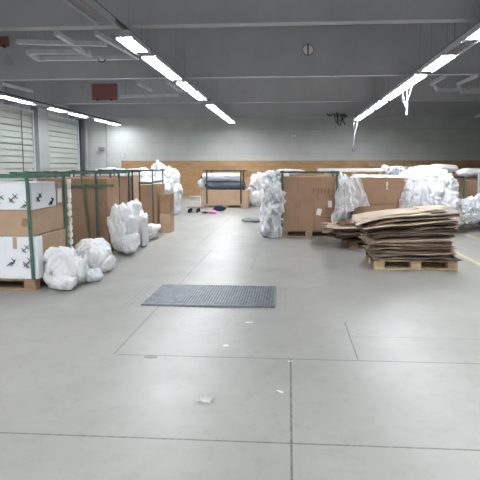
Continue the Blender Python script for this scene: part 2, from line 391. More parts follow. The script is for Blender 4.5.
# hanging cords
def cords(label, pts_list, Y, r=.008, m='wire', name='hanging_cord', weight=None):
    c = at(*pts_list[0][0], Y); t = thing(name, label, 'cord', c)
    for pl in pts_list:
        bm = bmesh.new(); tube(bm, [at(x, y, Y) - c for x, y in pl], r, 6); obj('cord', bm, m, t)
    if weight:
        w = at(*weight, Y) - c; bm = bmesh.new(); cyl(bm, w, .035, .09, 'Z', 12); obj('tassel', bm, m, t)
cords('white cords hanging in a V from the right row of lights', [[(402, 91), (406, 106), (407, 113)], [(412, 86), (408, 100), (407, 113)], [(407, 88), (406.5, 113)], [(403, 92), (402, 100), (406, 108)]], 11.2, weight=(406.5, 113))
cords('thin pale cords hanging from the last light of the right row', [[(354, 122), (354.5, 135), (353.5, 146)], [(358, 120), (356, 130), (354, 137)]], 19.2, .012)
cords('tangle of dark cable looped beneath the last beam, left of the right row end',
      [[(327, 114), (330, 116), (334, 114), (336, 123), (339, 114), (341, 122), (344, 114), (347, 117)], [(337, 113), (338, 124), (340, 126), (342, 118), (345, 125)], [(341, 114), (342, 121), (346, 115)]], 20.75, .035, 'cable', 'cable_tangle')
cords('short dark cable hook under the near left ceiling frame', [[(98, 59), (100, 62), (104, 62), (105.5, 59)]], 9.6, .014, 'cable', 'cable_hook')

# ------------------------------------------------------------------ floor things
def floor_strip(label, a, b, w):
    a, b = Vector((*a, 0)), Vector((*b, 0)); bm = bmesh.new(); d = (b - a).normalized(); s = Vector((-d.y, d.x, 0)) * w / 2
    N = 40; vs = []
    for k in range(N + 1):
        p = a.lerp(b, k / N); e = s * (1 + .12 * noise.noise(Vector((k * .9, w, 0))))
        vs.append((bm.verts.new(p + e), bm.verts.new(p - e)))
    for A, Bq in zip(vs, vs[1:]): bm.faces.new((A[0], A[1], Bq[1], Bq[0]))
    top = bmesh.ops.extrude_face_region(bm, geom=bm.faces[:])
    for v in top['geom']:
        if isinstance(v, bmesh.types.BMVert): v.co.z = .004
    for v in bm.verts:
        if v.co.z < .002: v.co.z = .001
    tag(obj('floor_marking', bm, 'yellow'), label, 'floor line')
floor_strip('faded yellow floor line, right of the tall cardboard stack', (2.95, 4.6), (2.95, 15.0), .085)
floor_strip('faded yellow floor line at the far right, in front of the foil heap', (3.95, 6.0), (3.95, 10.4), .09)
# floor grating
g0, g1 = fl(141, 305.5), fl(275, 305.5); g2 = fl(275, 287.5)
gw = (g1.x - g0.x) / 2; gc = Vector(((g0.x + g1.x) / 2, (g0.y + g2.y) / 2, 0)); gh = (g2.y - g0.y) / 2
t = thing('floor_grating', 'dark steel grating with close parallel ribs set on the open floor', 'grating', gc)
obj('pit', B((-gw, -gh, .001), (gw, gh, .004)), 'gratedark', t)
bm = bmesh.new()
box(bm, (-gw, -gh, .004), (gw, -gh + .015, .02)); box(bm, (-gw, gh - .015, .004), (gw, gh, .02))
box(bm, (-gw, -gh, .004), (-gw + .015, gh, .02)); box(bm, (gw - .015, -gh, .004), (gw, gh, .02)); obj('frame', bm, 'grate', t)
bm = bmesh.new(); k = -gw + .03
while k < gw - .015: box(bm, (k, -gh + .015, .006), (k + .011, gh - .015, .019)); k += .031
k = -gh + .04
while k < gh - .02: box(bm, (-gw + .015, k, .006), (gw - .015, k + .008, .0165)); k += .047
obj('ribs', bm, 'grate', t)
def scrap(label, px, py, w, d, rz):
    p = fl(px, py); bm = bmesh.new(); N = 6; g = {}
    for i in range(N + 1):
        for j in range(N + 1):
            x, y = (i / N - .5) * w, (j / N - .5) * d
            g[i, j] = bm.verts.new((x + .08 * w * noise.noise(Vector((j, w * 90, 1))), y, .006 + .008 * abs(noise.noise(Vector((x * 30 + px, y * 30, 2))))))
    for i in range(N):
        for j in range(N): bm.faces.new((g[i, j], g[i + 1, j], g[i + 1, j + 1], g[i, j + 1]))
    bmesh.ops.solidify(bm, geom=bm.faces[:], thickness=.0015)
    o = obj('paper_scrap', bm, 'label', loc=(p.x, p.y, 0)); o.rotation_euler.z = rz
    tag(o, label, 'paper', 'paper scraps on the floor')
scrap('largest white paper scrap on the near floor, left of the centre joint', 205, 400, .095, .075, R(-12))
scrap('tiny white paper scrap between the grating and the largest scrap', 226, 346.5, .045, .035, R(20))
scrap('small white paper scrap just in front of the grating', 249, 323, .07, .03, R(5))
scrap('thin pale paper sliver on the near floor right of the largest scrap', 280, 392.5, .05, .018, R(-35))
scrap('tiny pale paper fleck at the near end of the centre floor joint', 290, 362, .04, .015, R(5))

# ------------------------------------------------------------------ pallets
def make_pallet(label, m, loc, rz=0):
    t = thing('pallet', label, 'pallet', loc, rz, 'wooden pallets')   # front centre origin, 1.2 wide, .8 deep
    for k in range(5):
        y = k * (.8 - .14) / 4; obj('deck_board', B((-.6, y, .122), (.6, y + (.145 if k % 2 == 0 else .1), .144)), m, t, bev=.002)
    for k in (-.6, -.0725, .455): obj('cross_board', B((k, 0, .1), (k + .145, .8, .1215)), m, t, bev=.002)
    for kx in (-.6, -.0725, .455):
        for ky in (0, .35, .7): obj('block', B((kx, ky, .0225), (kx + .145, ky + .1, .0995)), m, t, bev=.002)
    for ky in (0, .35, .7): obj('bottom_board', B((-.6, ky, 0.001), (.6, ky + .1, .022)), m, t, bev=.002)
    return t
pal = make_pallet('pale wooden pallet under the tall stack of flattened cardboard', 'wood', (1.86, 6.3, 0), R(.5))
PD = make_pallet('worn brown wooden pallet under the white printed cartons at the far left', 'woodd', (-3.66, 4.95, 0))
def frame_green(label, x, y, m='green', h=1.39, w=1.2, d=.82, mid=None, post=.029, bx=.04, tilt=0):
    """stacking frame: centre front origin"""
    t = thing('stacking_frame', label, 'frame', (x, y, 0), 0, 'green steel stacking frames')
    for sx in (-1, 1):
        for yy in (0, d):
            bm = bmesh.new(); bar(bm, (sx * w / 2, yy, .15), (sx * w / 2 - (tilt if sx > 0 else 0), yy, h), post); obj('post', bm, m, t)
            bm = bmesh.new(); box(bm, (sx * w / 2 - .04, yy - .03, h - .01), (sx * w / 2 + .04, yy + .03, h + .03)); obj('corner_cap', bm, m, t)
    for yy in (0, d):
        bm = bmesh.new(); bar(bm, (-w / 2 - bx, yy, h), (w / 2 + bx, yy, h), .03, .035); obj('top_rail', bm, m, t)
    for sx in (-1, 1):
        bm = bmesh.new(); bar(bm, (sx * w / 2, -bx, h), (sx * w / 2, d + bx, h), .03, .035); obj('top_rail', bm, m, t)
    if mid:
        for sx in (-1, 1):
            bm = bmesh.new(); bar(bm, (sx * w / 2, 0, mid), (sx * w / 2, d, mid), .03, .04); obj('side_rail', bm, m, t)
    return t

# ------------------------------------------------------------------ cartons
def carton(label, x0, x1, y0, y1, z0, z1, m='card', tape=True, cat='box', group=None, marks=None, labels=None, side_marks=None, seam=True, name='carton', rz=0):
    cx = (x0 + x1) / 2; t = thing(name, label, cat, (cx, y0, z0), rz, group)
    w, d, h = (x1 - x0) / 2, y1 - y0, z1 - z0
    bm = bmesh.new(); box(bm, (-w, 0, 0), (w, d, h))
    bmesh.ops.bevel(bm, geom=list(bm.edges), offset=.008, segments=2, affect='EDGES')
    bmesh.ops.subdivide_edges(bm, edges=[e for e in bm.edges if e.calc_length() > .15], cuts=5, use_grid_fill=True)
    for v in bm.verts:
        nn = noise.noise(v.co * 1.7 + Vector((x0 * 9, y0 * 3, z0 * 5))) * .006
        v.co.x += nn; v.co.y += abs(nn) * .7
    obj('body', bm, m, t, smooth=False)
    if seam:
        obj('flap_seam', B((-w, d * .49, h + .0005), (w, d * .51, h + .003)), 'ink' if m == 'white_card' else 'inkb', t)
    if tape:
        tm = 'tape' if m != 'white_card' else 'card2'
        obj('tape', B((-.03, -.003, h * .78), (.03, -.0005, h)), tm, t); obj('tape', B((-.03, -.003, 0.002), (.03, -.0005, h * .18)), tm, t)
    for (lx, lz, lw, lh, rot, mm) in (labels or []):
        bm = bmesh.new(); box(bm, (lx - lw / 2, -.006, lz - lh / 2), (lx + lw / 2, -.004, lz + lh / 2), Euler((0, rot, 0)).to_matrix()); obj('label_sticker' if mm == 'label' else 'tape_patch', bm, mm, t)
    if marks:
        for (lx, lz, s, kind) in marks: obj('printed_mark', glyph(lx, lz, s, kind, -.0065), 'inkb' if kind >= 10 else 'ink', t)
    if side_marks:
        for (ly, lz, s, kind) in side_marks:
            bm = glyph(0, 0, s, kind, 0)
            bmesh.ops.transform(bm, matrix=Matrix.Translation((w + .0075, ly, lz)) @ Matrix.Rotation(R(90), 4, 'Z'), verts=bm.verts)
            obj('printed_mark', bm, 'ink', t)
    return t
def glyph(x, z, s, kind, y):
    bm = bmesh.new()
    def st(a, b, c, d, w=.10): bar(bm, (x + a * s, y, z + b * s), (x + c * s, y, z + d * s), w * s, .002)
    if kind == 0:      # handling symbol leaning right: crossed strokes
        for q in ((-.5, -.45, .45, .5), (-.5, .1, .1, -.5), (-.1, .5, .5, -.05), (-.5, -.1, -.1, -.5), (0, 0, .5, .15)): st(*q)
        st(-.25, -.15, .2, .25, .2)
    elif kind == 1:
        for q in ((-.5, -.4, .1, .1), (.0, -.4, .55, .4), (.1, .5, .5, .1), (-.1, 0, .45, -.1)): st(*q, .16)
        st(-.2, -.3, .15, .05, .2)
    elif kind == 10:   # upward arrow
        st(0, -.5, 0, .5, .12); st(-.25, .15, 0, .5, .12); st(.25, .15, 0, .5, .12)
    elif kind == 11:   # T shaped glass symbol
        st(-.28, .45, .28, .45, .14); st(0, -.5, 0, .45, .12)
    elif kind == 12:
        st(-.35, .1, .35, .1, .12); st(-.35, -.15, .35, -.15, .12)
    return bm
SX = -3.06
frame_green('green steel stacking frame around the white printed cartons, nearest left', -3.66, 4.91, 'green', 1.385, tilt=.03)
carton('white printed carton at the bottom of the nearest left pallet', -4.25, -3.02, 4.95, 5.07, .145, .66, 'white_card',
       marks=[(.47, .37, .09, 0), (.50, .20, .13, 0), (.28, .20, .10, 1), (-.02, .24, .10, 0), (-.3, .2, .1, 1)], group='white printed cartons', labels=[(.34, .44, .05, .14, 0, 'card2')], tape=False)
carton('plain brown carton behind the bottom white carton on the nearest pallet', -4.25, -3.06, 5.09, 5.7, .145, .66, 'card2', group='cartons on the nearest left pallet')
carton('tan carton between the two white cartons on the nearest left pallet', -4.25, SX - .02, 4.96, 5.68, .665, .98, 'card2', labels=[(.5, .17, .07, .1, .2, 'tape'), (-.02, .12, .06, .2, 0, 'tape')], tape=False, group='cartons on the nearest left pallet')
carton('white printed carton on top of the nearest left pallet', -4.25, SX - .02, 4.96, 5.52, .985, 1.31, 'white_card',
       marks=[(.20, .13, .10, 0), (.37, .14, .11, 0), (.50, .06, .09, 1), (-.05, .14, .1, 0)], side_marks=[(.16, .14, .10, 0), (.42, .07, .10, 1)], tape=False, group='white printed cartons')
t = carton('small tan carton at the back corner on top of the nearest left pallet', -4.0, SX - .02, 5.53, 5.68, .985, 1.30, 'card2', tape=False, group='cartons on the nearest left pallet')
obj('label_sticker', B((.4605, .02, .04), (.4635, .12, .23)), 'label', t)
bm = bmesh.new(); N = 26
pts = [(.01 * noise.noise(Vector((k * .6, 0, 3))), .01 * noise.noise(Vector((k * .6, 5, 3))), .02 + k * (1.31 / N)) for k in range(N + 1)]
tube(bm, pts, [.03 + .004 * noise.noise(Vector((k * .35, 9, 1))) for k in range(N + 1)], 10)
o = obj('wrapped_pole', bm, 'label', loc=(-3.07, 5.84, 0), smooth=True)
tag(o, 'slim pole wrapped in pinkish white plastic behind the nearest left pallet', 'pole')
# further stillages on the left
dup(PD, 'worn wooden pallet, second in the left row, hidden behind white bags', (-3.70, 7.14, 0)).scale = (1, .68, 1)
carton('big brown carton with green posts in front, second pallet of the left row', -4.30, -3.09, 7.15, 7.66, .145, 1.305, 'card', group='big brown cartons of the left row', tape=False)
frame_green('green stacking frame in front of the second carton of the left row', -3.86, 7.10, 'green', 1.40, d=.60, bx=.3)
bm = bmesh.new(); bar(bm, (-.75, 0, 0), (.78, 0, 0), .03, .045); tag(obj('cross_bar', bm, 'gstrap', loc=(-3.72, 7.065, 1.185)), 'green cross bar in front of the second carton of the left row', 'bar')
bm = bmesh.new(); bar(bm, (.12, 0, .15), (0, 0, 1.36), .032); o = obj('leaning_post', bm, 'gstrap', loc=(-3.47, 7.03, 0))
tag(o, 'olive green post leaning across the front of the second left carton', 'post')
dup(PD, 'worn wooden pallet, third in the left row, behind the tall white bag', (-3.73, 7.80, 0)).scale = (1, .6, 1)
carton('reddish-brown carton between two dark posts, third pallet of the left row', -4.33, -3.15, 7.84, 8.25, .145, 1.30, 'card3', group='big brown cartons of the left row', tape=False)
frame_green('dark green stacking frame around the third carton of the left row', -3.74, 7.79, 'dgreen', 1.40, d=.50, bx=.03)
bm = bmesh.new(); bar(bm, (0, 0, .15), (.0, 0, 1.22), .028); tag(obj('leaning_post', bm, 'gstrap', loc=(-3.27, 7.79, 0)), 'short olive post in front of the third carton of the left row', 'post')
dup(PD, 'worn wooden pallet, fourth in the left row, behind white bags', (-3.72, 8.42, 0)).scale = (1, .5, 1)
carton('lighter brown carton, fourth pallet of the left row, one thin post at its corner', -4.3, -3.12, 8.47, 8.78, .145, 1.32, 'card2', group='big brown cartons of the left row', tape=False)
frame_green('thin dark stacking frame around the fourth carton of the left row', -3.72, 8.43, 'blk', 1.41, d=.40, post=.02, bx=.02)
dup(PD, 'worn wooden pallet, fifth in the left row, its end showing beside bags', (-3.62, 9.5, 0))
carton('broad brown carton, fifth pallet of the left row, right of the pointed bag', -4.2, -2.99, 9.55, 10.2, .145, 1.10, 'card', group='big brown cartons of the left row')
frame_green('dark stacking frame around the fifth carton of the left row', -3.66, 9.5, 'dgreen', 1.42, w=1.2, d=.8, post=.022, mid=1.16)
bm = bmesh.new(); bar(bm, (-1.1, 0, 0), (.06, 0, 0), .03, .05); tag(obj('cross_bar', bm, 'gstrap', loc=(-3.1, 9.45, 1.14)), 'olive green bar across the top of the fifth left carton', 'bar')
carton('narrow brown carton standing on the floor, last at the end of the left row', -2.95, -2.70, 9.6, 9.95, 0.001, .44, 'card2', tape=False, seam=False, group='narrow cartons at the end of the left row')
carton('narrow darker carton balanced on the one at the left row end', -2.94, -2.70, 9.62, 9.95, .445, .88, 'card', tape=False, labels=[(0, .33, .2, .2, 0, 'tape')], group='narrow cartons at the end of the left row')

# ------------------------------------------------------------------ crumpled bags
def facets(q, fr, S):
    """height of a sheet creased into flat facets: upper envelope of tilted planes round scattered points"""
    q = q * fr + S; d, ps = noise.voronoi(q); h = -9
    for i in range(4):
        p = ps[i]; c = noise.cell_vector(p * 7.3 + Vector((.5, .5, .5)))
        g = c - Vector((.5, .5, .5)); h = max(h, g.dot(q - p) * 1.5 + c.x * .25 - d[i] * .55)
    return h + .35
def crumple(bm, cx, cy, cz, rx, ry, rz_, seed, amp=.18, sub=4, fr=2.4, zmin=.004, ex=2.1):
    res = bmesh.ops.create_icosphere(bm, subdivisions=sub, radius=1)
    S = Vector((seed * 3.1, seed * 1.7, seed * .9)); rm = (rx + ry + rz_) / 3
    for v in res['verts']:
        n_ = v.co.copy(); q = Vector((n_.x * rx, n_.y * ry, n_.z * rz_)) / rm
        q = q + Vector((noise.noise(q + S), noise.noise(q + S * 2), noise.noise(q + S * 3))) * .35
        qs = Vector((q.x * 1.6, q.y * 1.6, q.z * .7))
        d1 = noise.noise(q * 1.1 + S) * .42
        k = .86 + d1 + amp * 1.7 * facets(qs, fr * .42, S) + amp * .95 * facets(qs, fr * 1.15, S * 1.7) + amp * .35 * (1 - 3 * abs(noise.noise(Vector((q.x * 5, q.y * 5, q.z * 2)) + S)))
        sup = (abs(n_.x) ** ex + abs(n_.y) ** ex + abs(n_.z) ** ex) ** (-1 / ex)
        v.co = Vector((cx + n_.x * rx * k * sup, cy + n_.y * ry * k * sup, max(zmin, cz + n_.z * rz_ * k * sup)))
SEED = [0]
def bag(label, lobes, m='foil', group=None, sub=5, amp=.18, fr=2.4, name='plastic_bag', cat='bag', base=0.004):
    """lobes: list of (x, y, z, rx, ry, rz) in world; joined by voxel remesh into one continuous bag"""
    SEED[0] += 1; L0 = lobes[0]; c = Vector((L0[0], L0[1], base)); bm = bmesh.new()
    for i, (x, y, z, rx, ry, rz_) in enumerate(lobes):
        crumple(bm, x - c.x, y - c.y, z - c.z, rx, ry, rz_, SEED[0] + i * 11.3, amp, sub, fr, .001)
    o = obj(name, bm, m, loc=c, smooth=True)
    return tag(o, label, cat, group)
GL = 'white plastic bags along the left row'
bag('white plastic bag slumped right beside the nearest left pallet, with a hanging corner', [(-2.91, 5.26, .25, .15, .26, .20), (-2.80, 5.18, .19, .12, .16, .16), (-2.73, 5.03, .09, .11, .14, .085), (-2.72, 5.3, .16, .11, .16, .15), (-2.88, 5.12, .14, .13, .14, .13)], group=GL)
bag('smallest white plastic bag lying on the floor in front of the second bag', [(-2.575, 5.42, .08, .11, .10, .085)], 'foilb', group=GL)
bag('white plastic bag with hanging folds, second along the left row', [(-2.92, 6.2, .25, .19, .26, .17), (-2.74, 6.02, .19, .15, .18, .16), (-2.64, 5.98, .12, .11, .13, .11), (-2.9, 5.88, .12, .1, .12, .12)], group=GL)
bag('tall square-sided white bag, third along the left row', [(-2.89, 7.22, .46, .165, .18, .38), (-2.76, 7.22, .42, .13, .15, .34), (-2.70, 7.12, .2, .13, .15, .17)], group=GL)
bag('white bag with a pointed top, behind the tall square-sided one', [(-2.92, 7.95, .44, .15, .2, .36), (-2.85, 7.9, .76, .06, .08, .13), (-2.79, 7.95, .35, .12, .16, .33)], group=GL)
bag('small white bag lying on the end of the fifth left pallet', [(-2.88, 8.7, .17, .12, .2, .15), (-2.84, 8.9, .22, .1, .14, .07)], group=GL)
GH = 'white foil heap at the far end of the left row'
bag('long white foil sheet draped over the top behind the left row frames', [(-4.9, 11.6, 1.33, .42, .4, .16), (-4.2, 11.7, 1.28, .42, .4, .18), (-4.45, 11.5, 1.0, .8, .35, .35)], group=GH, amp=.1, name='foil_sheet', cat='plastic sheet')
tag(obj('support_table', B((-5.3, 11.3, 0.001), (-3.95, 11.95, .68)), 'card2'), 'tan crate under the long white foil behind the left row', 'crate')
bag('large bulging white foil bag at the end of the left row', [(-4.0, 13.0, .95, .40, .4, .48), (-3.75, 13.1, 1.15, .3, .35, .28), (-3.62, 13.2, .72, .22, .3, .3)], group=GH, amp=.24, fr=3)
bag('ragged white foil bag on the floor below the large bulging one', [(-3.72, 13.4, .32, .22, .3, .32), (-3.9, 13.6, .3, .3, .3, .3)], 'foilb', group=GH, amp=.24, fr=3)

# ------------------------------------------------------------------ centre back pallet
Y = 15.7
dup(PD, 'worn pallet under the long brown carton with rolls at the back', (-2.35, Y, 0)).scale = (1.3, 1, .6)
xa, xb = at(200.5, 200, Y).x, at(240.5, 200, Y).x
carton('long low brown carton carrying the two wrapped rolls, centre back', xa, xb, Y, Y + .8, .09, .66, 'card2', tape=False, cat='box')
carton('rounded end carton beside the long brown carton, centre back', xb + .01, at(248, 200, Y).x, Y - .02, Y + .6, .001, .62, 'card2', tape=False, seam=False)
def roll(label, xa, xb, y, z, r, m, seed):
    t = thing('wrapped_roll', label, 'roll', (xa, y, z - r), 0, 'plastic-wrapped rolls'); bm = bmesh.new(); N = 60; S = 40; L = xb - xa; rings = []
    for i in range(N + 1):
        u = i / N; rr = r * min(1, (1 - abs(2 * u - 1) ** 14) ** .5 + .35)
        ring = []
        for k in range(S):
            a = 2 * math.pi * k / S; q = Vector((u * L * 4, math.cos(a) * 2, math.sin(a) * 2 + seed))
            e = rr * (1.04 + .14 * noise.noise(q) + .16 * abs(noise.noise(Vector((q.x * .8, q.y * 3, q.z * 3)))))
            ring.append(bm.verts.new((u * L, math.cos(a) * e * 1.15, r + math.sin(a) * e * .93)))
        rings.append(ring)
    for A, Bq in zip(rings, rings[1:]):
        for k in range(S): bm.faces.new((A[k], A[(k + 1) % S], Bq[(k + 1) % S], Bq[k]))
    bm.faces.new(rings[0][::-1]); bm.faces.new(rings[-1]); obj('roll_body', bm, m, t, smooth=True)
    bm = bmesh.new(); cyl(bm, (-.02, 0, r), r * .35, .06, 'X', 16); obj('roll_core', bm, 'rubber', t)
roll('dark navy plastic-wrapped roll lying on the long carton, centre back', at(205, 185, Y).x, at(245, 185, Y).x, Y + .28, .81, .155, 'navy', 1)
roll('silvery plastic-wrapped roll on top of the navy roll, centre back', at(201, 177, Y).x, at(241, 177, Y).x, Y + .28, 1.125, .155, 'silver', 6)
bag('white plastic bundle tucked at the left end of the rolls', [(at(200, 182, Y).x, Y + .5, .86, .16, .2, .18)], group='bundles by the centre back pallet', sub=4, base=.66)
frame_green('black stacking frame around the long carton and rolls, centre back', (at(207, 180, Y).x + at(241, 180, Y).x) / 2, Y - .05, 'blk', 1.36, w=at(241, 180, Y).x - at(207, 180, Y).x, d=.95, post=.045, bx=.12)
bag('white foil heap directly right of the centre back rolls', [(-1.12, 16.6, .85, .28, .3, .35), (-1.25, 16.6, .35, .35, .3, .36), (-.95, 16.7, .4, .2, .3, .3)], group='foil heaps near the back wall', amp=.26, fr=3.2)
bag('bluish foil heap near the back wall between the rolls and the aisle carton', [(-.95, 17.8, .55, .28, .3, .5), (-.8, 17.8, .95, .2, .3, .28)], 'foilb', group='foil heaps near the back wall', amp=.26, fr=3.2)
carton('small brown carton near the back wall behind the bluish foil heap', -.75, -.1, 18.6, 19.1, .001, .8, 'card', tape=False)
# trolley
p = fl(187, 213); q = fl(199, 213)
t = thing('trolley', 'small wire trolley with black wheels, left of the centre back pallet', 'trolley', ((p.x + q.x) / 2, p.y, 0)); w = (q.x - p.x) / 2
bm = bmesh.new(); box(bm, (-w, 0, .16), (w, .4, .19)); obj('platform', bm, 'grey', t, bev=.005)
for sx in (-1, 1):
    for yy in (.05, .35):
        bm = bmesh.new(); cyl(bm, (sx * (w - .06), yy, .07), .066, .05, 'X', 18); obj('wheel', bm, 'rubber', t)
        bm = bmesh.new(); box(bm, (sx * (w - .06) - .035, yy - .015, .07), (sx * (w - .06) - .027, yy + .015, .165)); obj('fork', bm, 'steel', t)
bm = bmesh.new()
for sx in (-1, 1): bar(bm, (sx * w * .95, .38, .19), (sx * w * .95, .38, .52), .02)
bar(bm, (-w * .95, .38, .52), (w * .95, .38, .52), .02); obj('handle', bm, 'steel', t)
bm = bmesh.new()
for k in range(5): bar(bm, (-w * .9 + k * w * .45, .38, .19), (-w * .9 + k * w * .45, .38, .5), .006)
bar(bm, (-w * .95, .38, .35), (w * .95, .38, .35), .01); obj('wire_back', bm, 'steel', t)
p = fl(218, 211.5)
bag('dark navy cloth bag on the floor in front of the long carton', [(p.x, p.y + .25, .08, .2, .16, .085)], 'navyc', cat='bag', name='cloth_bag', sub=4, group='cloth items on the floor')
p = fl(213, 213.5)
bag('crumpled pink cloth on the floor beside the navy bag', [(p.x, p.y, .05, .13, .1, .045)], 'pink', cat='cloth', name='crumpled_cloth', sub=4, group='cloth items on the floor')
p = fl(205, 213.5)
bag('small black cloth scrap on the floor left of the pink cloth', [(p.x, p.y, .035, .09, .07, .03)], 'rubber', cat='cloth', name='crumpled_cloth', sub=3, group='cloth items on the floor')
p = fl(252, 221.5)
bag('flat grey plastic sheet lying on the floor left of the tall foil heap', [(p.x + .05, p.y, .035, .26, .2, .035), (p.x - .15, p.y + .05, .04, .13, .1, .045)], 'grey', cat='plastic sheet', name='plastic_sheet', sub=4)

# ------------------------------------------------------------------ right: the big aisle carton
Y = 9.2
x0, x1 = at(283, 200, Y).x, at(335.5, 200, Y).x
RP = dup(PD, 'brown pallet under the big aisle carton with two paper stickers', ((x0 + x1) / 2, Y - .02, 0))
W = x1 - x0
def lp(px, py):  # local coords on the front of the carton
    a = at(px, py, Y); return a.x - (x0 + x1) / 2, a.z - .145
mk = []
for px_, k in ((313.5, 10), (318, 11), (321.5, 11), (325, 11), (328.5, 11), (333, 12)): a, b_ = lp(px_, 191 if k != 12 else 190); mk.append((a, b_, .12 if k != 12 else .07, k))
a, b_ = lp(319, 212); c_, d_ = lp(330, 204); e_, f_ = lp(297.5, 205); g_, h_ = lp(328, 211)
carton('big brown aisle carton with two white paper stickers and a row of symbols', x0, x1, Y, Y + .78, .145, 1.285, 'card', marks=mk,
       labels=[(a, b_, .10, .14, R(15), 'label'), (c_, d_, .085, .14, 0, 'label'), (e_, f_, .14, .11, 0, 'tape'), (g_, h_, .14, .12, .1, 'tape'), (lp(298, 186)[0], lp(298, 186)[1], .045, .26, 0, 'tape'), (lp(298, 223)[0], lp(298, 223)[1], .045, .3, 0, 'tape'), (lp(314, 218)[0] + .0, lp(314, 218)[1], .008, .55, 0, 'inkb'), (lp(328, 217.5)[0], lp(328, 217.5)[1], .34, .008, 0, 'inkb')], tape=False)
frame_green('dark green stacking frame around the big aisle carton', (x0 + x1) / 2, Y - .045, 'dgreen', 1.385, w=W + .04, d=.88, post=.035, bx=.05)
GR = 'crumpled white foil in the tall heap left of the aisle carton'
for lab, lo in (('white foil at the foot of the tall heap left of the aisle carton', (-.34, 9.35, .22, .17, .3, .25)), ('white foil in the middle of the tall heap left of the aisle carton', (-.36, 9.4, .58, .17, .3, .26)),
                ('white foil in the upper half of the tall heap left of the aisle carton', (-.35, 9.4, .93, .18, .3, .24)), ('white foil crest topping the tall heap left of the aisle carton', (-.36, 9.45, 1.20, .15, .25, .13)),
                ('white foil tuft at the upper left of the tall heap beside the aisle carton', (-.50, 9.55, 1.02, .09, .2, .15)), ('white foil bulge low on the left of the tall heap beside the aisle carton', (-.50, 9.45, .42, .09, .2, .2)),
                ):
    bag(lab, [lo, (lo[0] + .05, lo[1] + .1, lo[2] + .06, lo[3] * .7, lo[4] * .7, lo[5] * .7)], 'foil' if lo[2] > .3 else 'foilb', group=GR, amp=.42, fr=4.6, name='foil_bundle', cat='plastic foil', base=max(.004, lo[2] - lo[5] * 1.3))
bag('white foil wad peeking over the top left corner of the aisle carton', [(-.16, 10.3, 1.27, .16, .13, .09)], group=GR, amp=.2, name='foil_bundle', cat='plastic foil', base=1.1)

# ------------------------------------------------------------------ right: second carton
Y2 = 9.35; x0, x1 = at(352, 190, Y2).x, at(407, 190, Y2).x
dup(PD, 'worn pallet under the wide carton behind the tall cardboard stack', ((x0 + x1) / 2, Y2 - .02, 0))
carton('lower wide brown carton behind the tall stack of flattened cardboard', x0 + .03, x1 - .03, Y2, Y2 + .78, .145, .70, 'card', tape=False, group='cartons behind the cardboard stack')
t = carton('upper wide brown carton wrapped in film behind the tall cardboard stack', x0, x1, Y2 - .01, Y2 + .78, .705, 1.27, 'card', tape=False, group='cartons behind the cardboard stack',
       labels=[(at(387, 186, Y2).x - (x0 + x1) / 2, .40, .03, .16, 0, 'label')])
obj('lid_edge', B((-.56, -.012, .36), (.56, -.006, .375)), 'tape', t)
def sheet(label, corners, nu, nv, amp, fr, m, name='plastic_film', cat='plastic film', group=None, seed=0, th=.003):
    a, b, c, d = [Vector(p) for p in corners]  # a tl, b tr, c br, d bl
    base = Vector(((c.x + d.x) / 2, (c.y + d.y) / 2, min(c.z, d.z))); bm = bmesh.new(); g = {}
    nrm = (b - a).cross(d - a).normalized()
    for i in range(nu + 1):
        for j in range(nv + 1):
            u, v = i / nu, j / nv; p = a.lerp(b, u).lerp(d.lerp(c, u), v)
            k = noise.noise(Vector((u * fr, v * fr * .5, seed))) + .5 * abs(noise.noise(Vector((u * fr * 3, v * fr * 1.2, seed + 4))))
            sp = noise.noise(Vector((u * 4, seed + 7, 0))) * amp * .5 * (1 if 0 < j < nv else 1.8) + noise.noise(Vector((seed, v * 5, 2))) * amp * .5
            g[i, j] = bm.verts.new(p - base + nrm * amp * k + Vector((noise.noise(Vector((v * 4, seed, u))) * amp * .6, 0, sp * .5)))
    for i in range(nu):
        for j in range(nv): bm.faces.new((g[i, j], g[i + 1, j], g[i + 1, j + 1], g[i, j + 1]))
    bmesh.ops.solidify(bm, geom=bm.faces[:], thickness=th)
    for v in bm.verts:
        if v.co.z + base.z < .004: v.co.z = .004 - base.z
    return tag(obj(name, bm, m, loc=base, smooth=True), label, cat, group)
sheet('crumpled clear plastic film hanging between the aisle carton and the wide carton', [at(338, 179, 9.0), at(353, 178, 9.2), at(358, 207, 8.95), at(332, 224, 8.9)], 40, 50, .09, 6, 'film', group='plastic film on the right pallets', seed=1)
sheet('clear film corner drooping over the left side of the wide carton', [at(349, 178, 9.22), at(360, 177, 9.22), at(370, 206, 9.2), at(350, 207, 9.1)], 30, 40, .035, 5, 'film', group='plastic film on the right pallets', seed=3)
bag('white foil bundle filling the gap between aisle carton and wide carton', [(at(345, 200, 9.9).x, 9.9, .75, .18, .25, .5), (at(343, 200, 9.9).x, 9.8, .3, .2, .25, .3)], 'foilb', amp=.25, fr=3, group='foil bundles around the wide carton')
sheet('hazy film gathered over the right corner of the wide carton', [at(405, 180, 9.2), at(428, 179, 9.3), at(436, 212, 9.2), at(398, 212, 9.15)], 40, 40, .12, 6, 'film2', group='plastic film on the right pallets', seed=5)
sheet('wrinkled white film laid flat along the top of the wide carton', [at(352, 174, 9.9), at(409, 175, 9.9), at(409, 177.5, 9.32), at(350, 177.5, 9.32)], 50, 12, .025, 8, 'film2', group='plastic film on the right pallets', seed=8)

